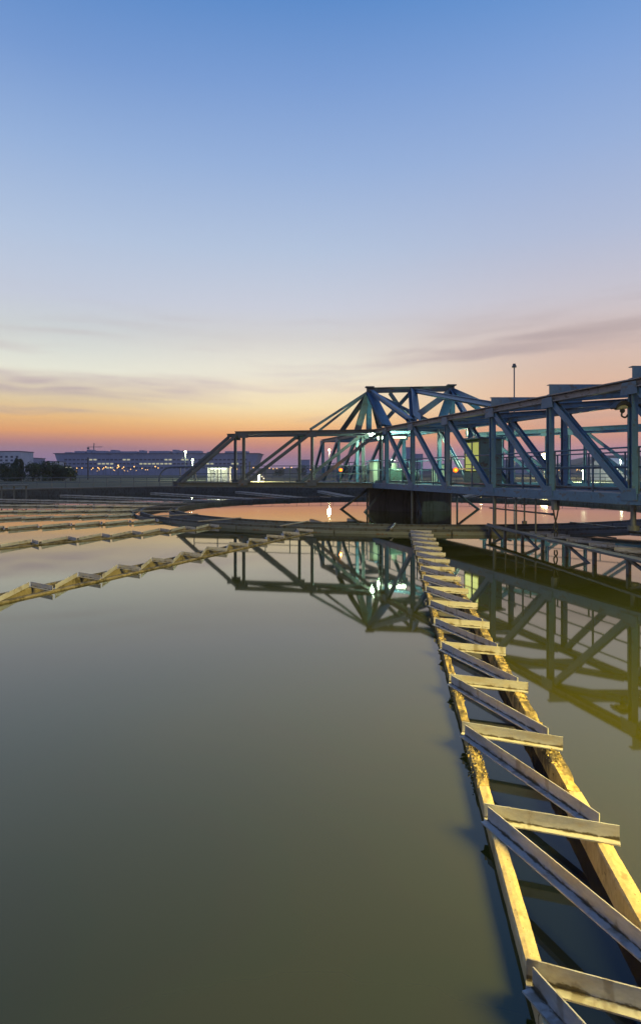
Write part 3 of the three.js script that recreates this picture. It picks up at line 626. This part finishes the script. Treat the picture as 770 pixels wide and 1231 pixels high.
// ------------------------------------------------------------------ the far bank
const px = (x, Z) => (x - W / 2) / F * Z;                          // X of an image column at a depth
const py = (y, Z) => EYE + (YH - y) / F * Z;                       // height of an image row at a depth
{
  const fence = thing('railing', 'thin steel railing along the far edge of the settling tank', 'railing', [CX, BANK, -CZ]);
  const R = RT + 0.5, pts = [];
  for (let i = 0; i <= 60; i++) { const a = -1.25 + 2.3 * i / 60; pts.push(V(R * Math.sin(a), 0, -R * Math.cos(a))); }
  for (const y of [1.05, 0.55]) part('rail', new THREE.TubeGeometry(new THREE.CatmullRomCurve3(pts.map((p) => V(p.x, y, p.z))), 160, 0.03, 6), M.darkSteel, fence);
  for (const p of pts) part('post', prism(round(0.03, 6), V(p.x, 0.02, p.z), V(p.x, 1.05, p.z), sideways), M.darkSteel, fence);
  const jet = thing('jetty', 'small dark platform on posts at the tank edge below the trees', 'jetty', [px(2, 57), 0, -57], 0.5);
  part('deck', box(0, 1.2, 0, 4.4, 0.12, 1.4), M.darkSteel, jet);
  for (let k = 0; k < 5; k++) part('leg', prism(rect(0.12, 0.12), V(-2 + k, -0.4, 0.4), V(-2 + k, 1.14, 0.4), sideways), M.darkSteel, jet);

  // trees
  const tree = (label, x, Z, h, spread, tall) => {
    h *= 0.8; const t = thing('tree', label, 'tree', [px(x, Z), BANK - 0.12, -Z]);
    part('trunk', prism(round(0.09 + h * 0.012, 7), V(0, -0.1, 0), V(0, h * 0.6, 0), sideways), M.bark, t);
    const P = [], T = [], n = Math.round(900 + 260 * h), lobes = [];
    for (let k = 0; k < (tall ? 7 : 11); k++) { const a = rr(0, 6.28), q = tall ? 0.25 : rr(0.15, 0.75); lobes.push([Math.cos(a) * spread * q, h * (tall ? 0.2 + 0.11 * k : rr(0.18, 0.82)), Math.sin(a) * spread * q, spread * (tall ? 0.75 - 0.07 * k : rr(0.4, 0.65))]); }
    for (let i = 0; i < n; i++) {
      const l = lobes[Math.floor(rnd() * lobes.length)], a = rr(0, 6.28), c = rr(-1, 1), s = Math.sqrt(1 - c * c), q = l[3] * Math.cbrt(rr(0.25, 1));
      const p = V(l[0] + q * s * Math.cos(a), l[1] + q * c * (tall ? 1.5 : 0.8), l[2] + q * s * Math.sin(a)), r = rr(0.14, 0.32);
      for (let k = 0; k < 3; k++) { P.push(p.x + rr(-r, r), Math.max(0.05, p.y + rr(-r, r)), p.z + rr(-r, r)); T.push(rnd(), rnd()); }
    }
    part('crown', build(P, T), M.leaf, t);
  };
  tree('slim pointed tree standing first from the frame edge among the bank trees', 6, 128, 4.6, 1.6, false);
  tree('tallest slim pointed tree beside the white block on the bank', 21, 135, 6.2, 0.9, true);
  tree('slim pointed tree close beside the tallest slim one', 25.5, 138, 6.3, 0.8, true);
  tree('short slim pointed tree in front of the white block', 17, 136, 5.2, 0.8, true);
  tree('low rounded tree under the slim pointed trees', 16, 130, 3.6, 2.6, false);
  tree('broad rounded tree in the middle of the bank trees', 40, 132, 4.6, 2.6, false);
  tree('highest rounded tree of the dark clump on the bank', 52, 134, 5.2, 2.4, false);
  tree('rounded tree between the highest one and the clump end', 63, 136, 4.8, 2.5, false);
  tree('low rounded tree at the city end of the clump', 76, 136, 4.2, 2.2, false);
  tree('lowest bush like tree last in the clump towards the long building', 85, 134, 3.2, 1.5, false);
  for (const [x, Z, h, l] of [[418, 330, 7, 'small far tree seen under the arm top, beside its neighbour'], [428, 340, 9, 'taller far tree seen through the bridge hub frames'], [440, 335, 8, 'far tree seen just before the hub cabinet'], [490, 350, 12, 'far tree seen through the hub behind the motor'], [335, 350, 6, 'far low tree seen through the low truss arm'], [362, 330, 7, 'far tree beside the arm post, over the lawn']]) tree(l, x, Z, h, h * 0.45, false);

  // city
  const block = (label, x0, x1, y, Z, mat, depth = 20) => {
    const X0 = px(x0, Z), X1 = px(x1, Z), h = py(y, Z) - BANK + 0.12;
    const b = thing('building', label, 'building', [(X0 + X1) / 2, BANK - 0.12, -Z]);
    part('wall', box(0, h / 2, -depth / 2, X1 - X0, h, depth, 0.02), mat, b);
    part('roof', box(0, h + 0.25, -depth / 2, X1 - X0 + 0.8, 0.5, depth + 0.8), M.roof, b);
    b.userData.size = undefined; delete b.userData.size;
    return [b, X1 - X0, h];
  };
  const paneRow = (b, w, y, n, size, lit, x0 = -w / 2) => { for (let k = 0; k < n; k++) { const x = x0 + (k + 0.5) * w / n; const on = rnd() < lit; const p = part(on ? 'lit_window' : 'window', box(x, y, 0.06, size[0], size[1], 0.16, 0.01), on ? M.litPane : M.pane, b); p.castShadow = false; } };
  {
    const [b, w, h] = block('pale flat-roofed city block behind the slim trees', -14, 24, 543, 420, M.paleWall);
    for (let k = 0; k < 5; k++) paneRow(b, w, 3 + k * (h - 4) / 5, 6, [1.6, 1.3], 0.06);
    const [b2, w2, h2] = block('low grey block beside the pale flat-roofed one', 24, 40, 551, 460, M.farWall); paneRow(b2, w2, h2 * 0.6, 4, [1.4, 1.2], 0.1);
    const [b3, w3, h3] = block('small pale house between the tree clump and the long building', 56, 66, 555, 480, M.paleWall); paneRow(b3, w3, h3 * 0.6, 3, [1.2, 1.1], 0);
  }
  { // the long building with slanted ends
    const Z = 560, xl = px(66, Z), xr = px(311, Z), h = py(545.5, Z) - BANK;
    const b = thing('long_building', 'very long dark building with slanted ends and lit windows across the tank', 'building', [0, BANK - 0.12, -Z]);
    const s = new THREE.Shape([new THREE.Vector2(xl + 6, 0), new THREE.Vector2(xr - 7, 0), new THREE.Vector2(xr, h), new THREE.Vector2(xl, h)]);
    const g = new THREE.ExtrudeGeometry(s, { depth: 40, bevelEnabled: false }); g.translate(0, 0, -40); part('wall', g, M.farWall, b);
    part('roof', box((xl + xr) / 2, h + 0.35, -20, xr - xl + 2, 0.7, 42), M.roof, b);
    for (const [a, c, dh] of [[72, 80, 1.2], [84, 96, 2.2], [99, 104, 3.4], [106, 122, 2.4], [128, 134, 3.2], [138, 160, 2.0], [163, 168, 2.9], [175, 200, 2.3], [204, 209, 3.4], [212, 238, 2.5], [246, 258, 1.6], [268, 296, 2.1]]) part('roof_block', box((px(a, Z) + px(c, Z)) / 2, h + 0.72 + dh / 2, -18, px(c, Z) - px(a, Z), dh, 14), M.farWall, b);
    for (let k = 0; k < 3; k++) { const y = 6.5 + k * 3.6, n = 44; for (let i = 0; i < n; i++) { const x = xl + 8 + (i + 0.5) * (xr - xl - 18) / n, on = hash(i >> 1, k, 5) < [0.10, 0.16, 0.34][k] * (i < 24 ? 1.3 : 0.5); part(on ? 'lit_window' : 'window', box(x, y, 0.05, 2.6, 1.3, 0.14, 0.01), on ? M.litPane : M.pane, b).castShadow = false; } }
    const crane = thing('tower_crane', 'tiny tower crane standing over the roof of the long building', 'crane', [px(113, 640), BANK - 0.12, -640]);
    const hc = py(536.5, 640) - BANK;
    part('mast', prism(rect(0.7, 0.7), V(0, 0, 0), V(0, hc, 0), sideways), M.darkSteel, crane); part('jib', prism(rect(0.5, 0.5), V(-6, hc - 0.6, 0.9), V(9, hc - 0.6, 0.9)), M.darkSteel, crane);
    part('counterweight', box(-5.4, hc - 2, 0.9, 2, 1.8, 1.2), M.darkSteel, crane); part('peak', prism(rect(0.7, 0.7), V(0, hc + 0.01, 0), V(0.3, hc + 3.4, 0), sideways), M.darkSteel, crane);
  }
  {
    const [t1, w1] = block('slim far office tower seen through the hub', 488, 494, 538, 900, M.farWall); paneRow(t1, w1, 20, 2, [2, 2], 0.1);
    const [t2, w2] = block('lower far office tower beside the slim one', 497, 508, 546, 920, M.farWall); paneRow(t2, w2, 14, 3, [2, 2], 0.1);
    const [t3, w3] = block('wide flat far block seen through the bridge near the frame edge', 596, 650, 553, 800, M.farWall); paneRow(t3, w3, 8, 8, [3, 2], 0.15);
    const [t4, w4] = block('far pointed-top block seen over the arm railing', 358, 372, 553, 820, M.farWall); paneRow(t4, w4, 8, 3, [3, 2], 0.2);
  }
  { // hills on the horizon
    const pts = [new THREE.Vector2(-1400, -20)]; for (let i = 0; i <= 120; i++) { const x = -1400 + 2800 * i / 120, p = 385 + x / 1420 * F; pts.push(new THREE.Vector2(x, 2 + 14 * fbm(i / 120, 0.5, 9, 1, 4, 201) + 34 * Math.exp(-Math.pow((p - 750) / 65, 2)) + 9 * Math.exp(-Math.pow((p - 420) / 60, 2)))); }
    pts.push(new THREE.Vector2(1400, -20));
    const g = new THREE.ExtrudeGeometry(new THREE.Shape(pts), { depth: 60, bevelEnabled: true, bevelSize: 1, bevelThickness: 40, bevelSegments: 2 }); g.translate(0, 0, -1500);
    struct('hills', g, M.grass);
  }
  // street lamps of the city and lamps of the bank
  const lampProto = (name, label, mat, h, r, group) => {
    const l = thing(name, label, 'street lamp', [0, BANK - 0.12, 0], 0, group);
    part('pole', prism(round(0.1, 6), V(0, 0, 0), V(0, h - r, 0), sideways), M.darkSteel, l); const b = part('lamp_head', new THREE.SphereGeometry(r, 10, 8), mat, l); b.position.y = h; b.castShadow = false; return l;
  };
  let first = null; const G1 = 'warm street lamps along the city edge';
  for (let i = 0; i < 74; i++) {
    const Z = rr(380, 520), x = i < 34 ? rr(90, 196) : i < 56 ? rr(196, 420) : rr(520, 765), h = rr(3.2, 6.6);
    const l = first ? copy(first) : (first = lampProto('street_lamp', 'warm street lamp glowing low along the city edge beyond the tank', M.warmLamp, 5, 0.33, G1));
    l.position.set(px(x, Z), BANK - 0.12, -Z); l.scale.setScalar(h / 5);
  }
  const bankLamp = (x, y, Z, r, label, mat, color, power) => {
    const h = py(y, Z) - BANK + 0.12, l = lampProto('street_lamp', label, mat, h, r); l.position.set(px(x, Z), BANK - 0.12, -Z);
    if (power) point(V(l.position.x, l.position.y + h - r - 0.3, l.position.z + r + 0.25), color, power, 20);
  };
  const yel = new THREE.Color(1, 0.85, 0.4), whi = new THREE.Color(0.9, 1, 0.6);
  bankLamp(653.5, 550, 230, 1.5, 'brightest yellow lamp on a pole, shining through the bridge handrail', M.brightLamp, yel, 1600);
  bankLamp(577, 553, 200, 0.42, 'yellow lamp beyond the lit cabin on the bridge', M.yellowLamp, yel, 300);
  bankLamp(223, 543, 210, 0.4, 'green-white lamp on the tallest pole before the long building', M.greenLamp, whi, 300);
  bankLamp(231.5, 552.5, 150, 0.26, 'white lamp on a lower pole beside the lit pump house', M.greenLamp, whi, 250);
  bankLamp(395.5, 541, 170, 0.3, 'pale yellow lamp seen through the end frames of the bridge', M.yellowLamp, yel, 120);
  bankLamp(745, 551, 140, 0.25, 'white lamp beside the pitched shed near the frame edge', M.greenLamp, whi, 260);
  bankLamp(311, 570, 125, 0.25, 'low lamp by the lawn under the truss arm', M.yellowLamp, yel, 700);
  bankLamp(700, 566, 118, 0.2, 'low lamp over the lit lawn behind the bridge', M.greenLamp, whi, 800);

  const house = thing('pump_house', 'small white pump house with brightly lit open front beyond the tank', 'pump house', [px(262, 112), BANK - 0.12, -112]);
  part('roof', box(0, 2.7, -1.2, 4.2, 0.2, 3.4), M.paleWall, house); part('wall', [box(0, 1.3, -2.6, 3.8, 2.6, 0.15), box(-1.9, 1.3, -1.3, 0.15, 2.6, 2.4), box(1.9, 1.3, -1.3, 0.15, 2.6, 2.4)], M.paleWall, house);
  for (const x of [-1.85, -0.6, 0.6, 1.85]) part('column', box(x, 1.3, 0.25, 0.16, 2.58, 0.16), M.paleWall, house);
  part('lamp_tube', prism(round(0.07), V(-1.4, 2.45, -0.3), V(1.4, 2.45, -0.3)), M.tubeLamp, house);
  point(V(house.position.x, BANK + 2.1, house.position.z - 0.4), new THREE.Color(1, 1, 0.6), 16, 10);
  const shed = thing('shed', 'pale shed with a pitched roof behind the wide bridge post', 'shed', [px(738, 150), BANK - 0.12, -150], 0.4);
  part('wall', box(0, 1.7, 0, 9, 3.4, 6), M.paleWall, shed);
  { const s = new THREE.Shape([new THREE.Vector2(-3.4, 0), new THREE.Vector2(3.4, 0), new THREE.Vector2(0, 1.8)]); const g = new THREE.ExtrudeGeometry(s, { depth: 9.6, bevelEnabled: false }); g.rotateY(Math.PI / 2); g.translate(-4.8, 3.41, 0); part('roof', g, M.paleWall, shed); }
  for (let k = 0; k < 3; k++) part('window', box(-2.6 + k * 2.6, 1.9, 3.02, 1.2, 1.1, 0.1), M.pane, shed);
  const gantry = thing('pipe_arch', 'dark arched pipe frame beside the lit pump house', 'pipe', [px(214, 118), BANK - 0.12, -118]);
  part('arch', tube([V(-3.6, 0, 0), V(-3.2, 1.6, 0), V(-2, 2.6, 0), V(0, 2.8, 0), V(3.4, 2.8, 0)], 0.14), M.darkSteel, gantry); part('leg', prism(round(0.12), V(3.3, 0, 0), V(3.3, 2.7, 0), sideways), M.darkSteel, gantry); part('leg', prism(round(0.1), V(0.4, 0, 0), V(0.4, 2.7, 0), sideways), M.darkSteel, gantry);
  const mast = thing('lamp_mast', 'tall thin mast with a small unlit head rising above the bridge', 'mast', [px(617.5, 120), BANK - 0.12, -120]);
  const mh = py(441, 120) - BANK; part('pole', prism(round(0.13, 8), V(0, 0, 0), V(0, mh, 0), sideways), M.warmSteel, mast);
  part('head', [prism(round(0.42, 14), V(0, mh, 0), V(0, mh + 0.35, 0), sideways), prism(round(0.28, 14), V(0, mh + 0.351, 0), V(0, mh + 0.7, 0), sideways)], M.darkSteel, mast);
  for (const [x, y, Z, l] of [[106, 550, 160, 'dark pole standing before the long building near the tree clump'], [78, 556, 150, 'thin pole standing within the tree clump'], [300, 555, 150, 'thin pole on the lawn under the truss arm']]) {
    const p = thing('pole', l, 'pole', [px(x, Z), BANK - 0.12, -Z]), h = py(y, Z) - BANK;
    part('shaft', prism(round(0.16, 8), V(0, 0, 0), V(0, h, 0), sideways), M.black, p); part('cap', box(0, h + 0.06, 0, 0.5, 0.1, 0.4), M.black, p);
  }
}
scene.traverse((o) => { delete o.userData.used; });
renderer.render(scene, camera);
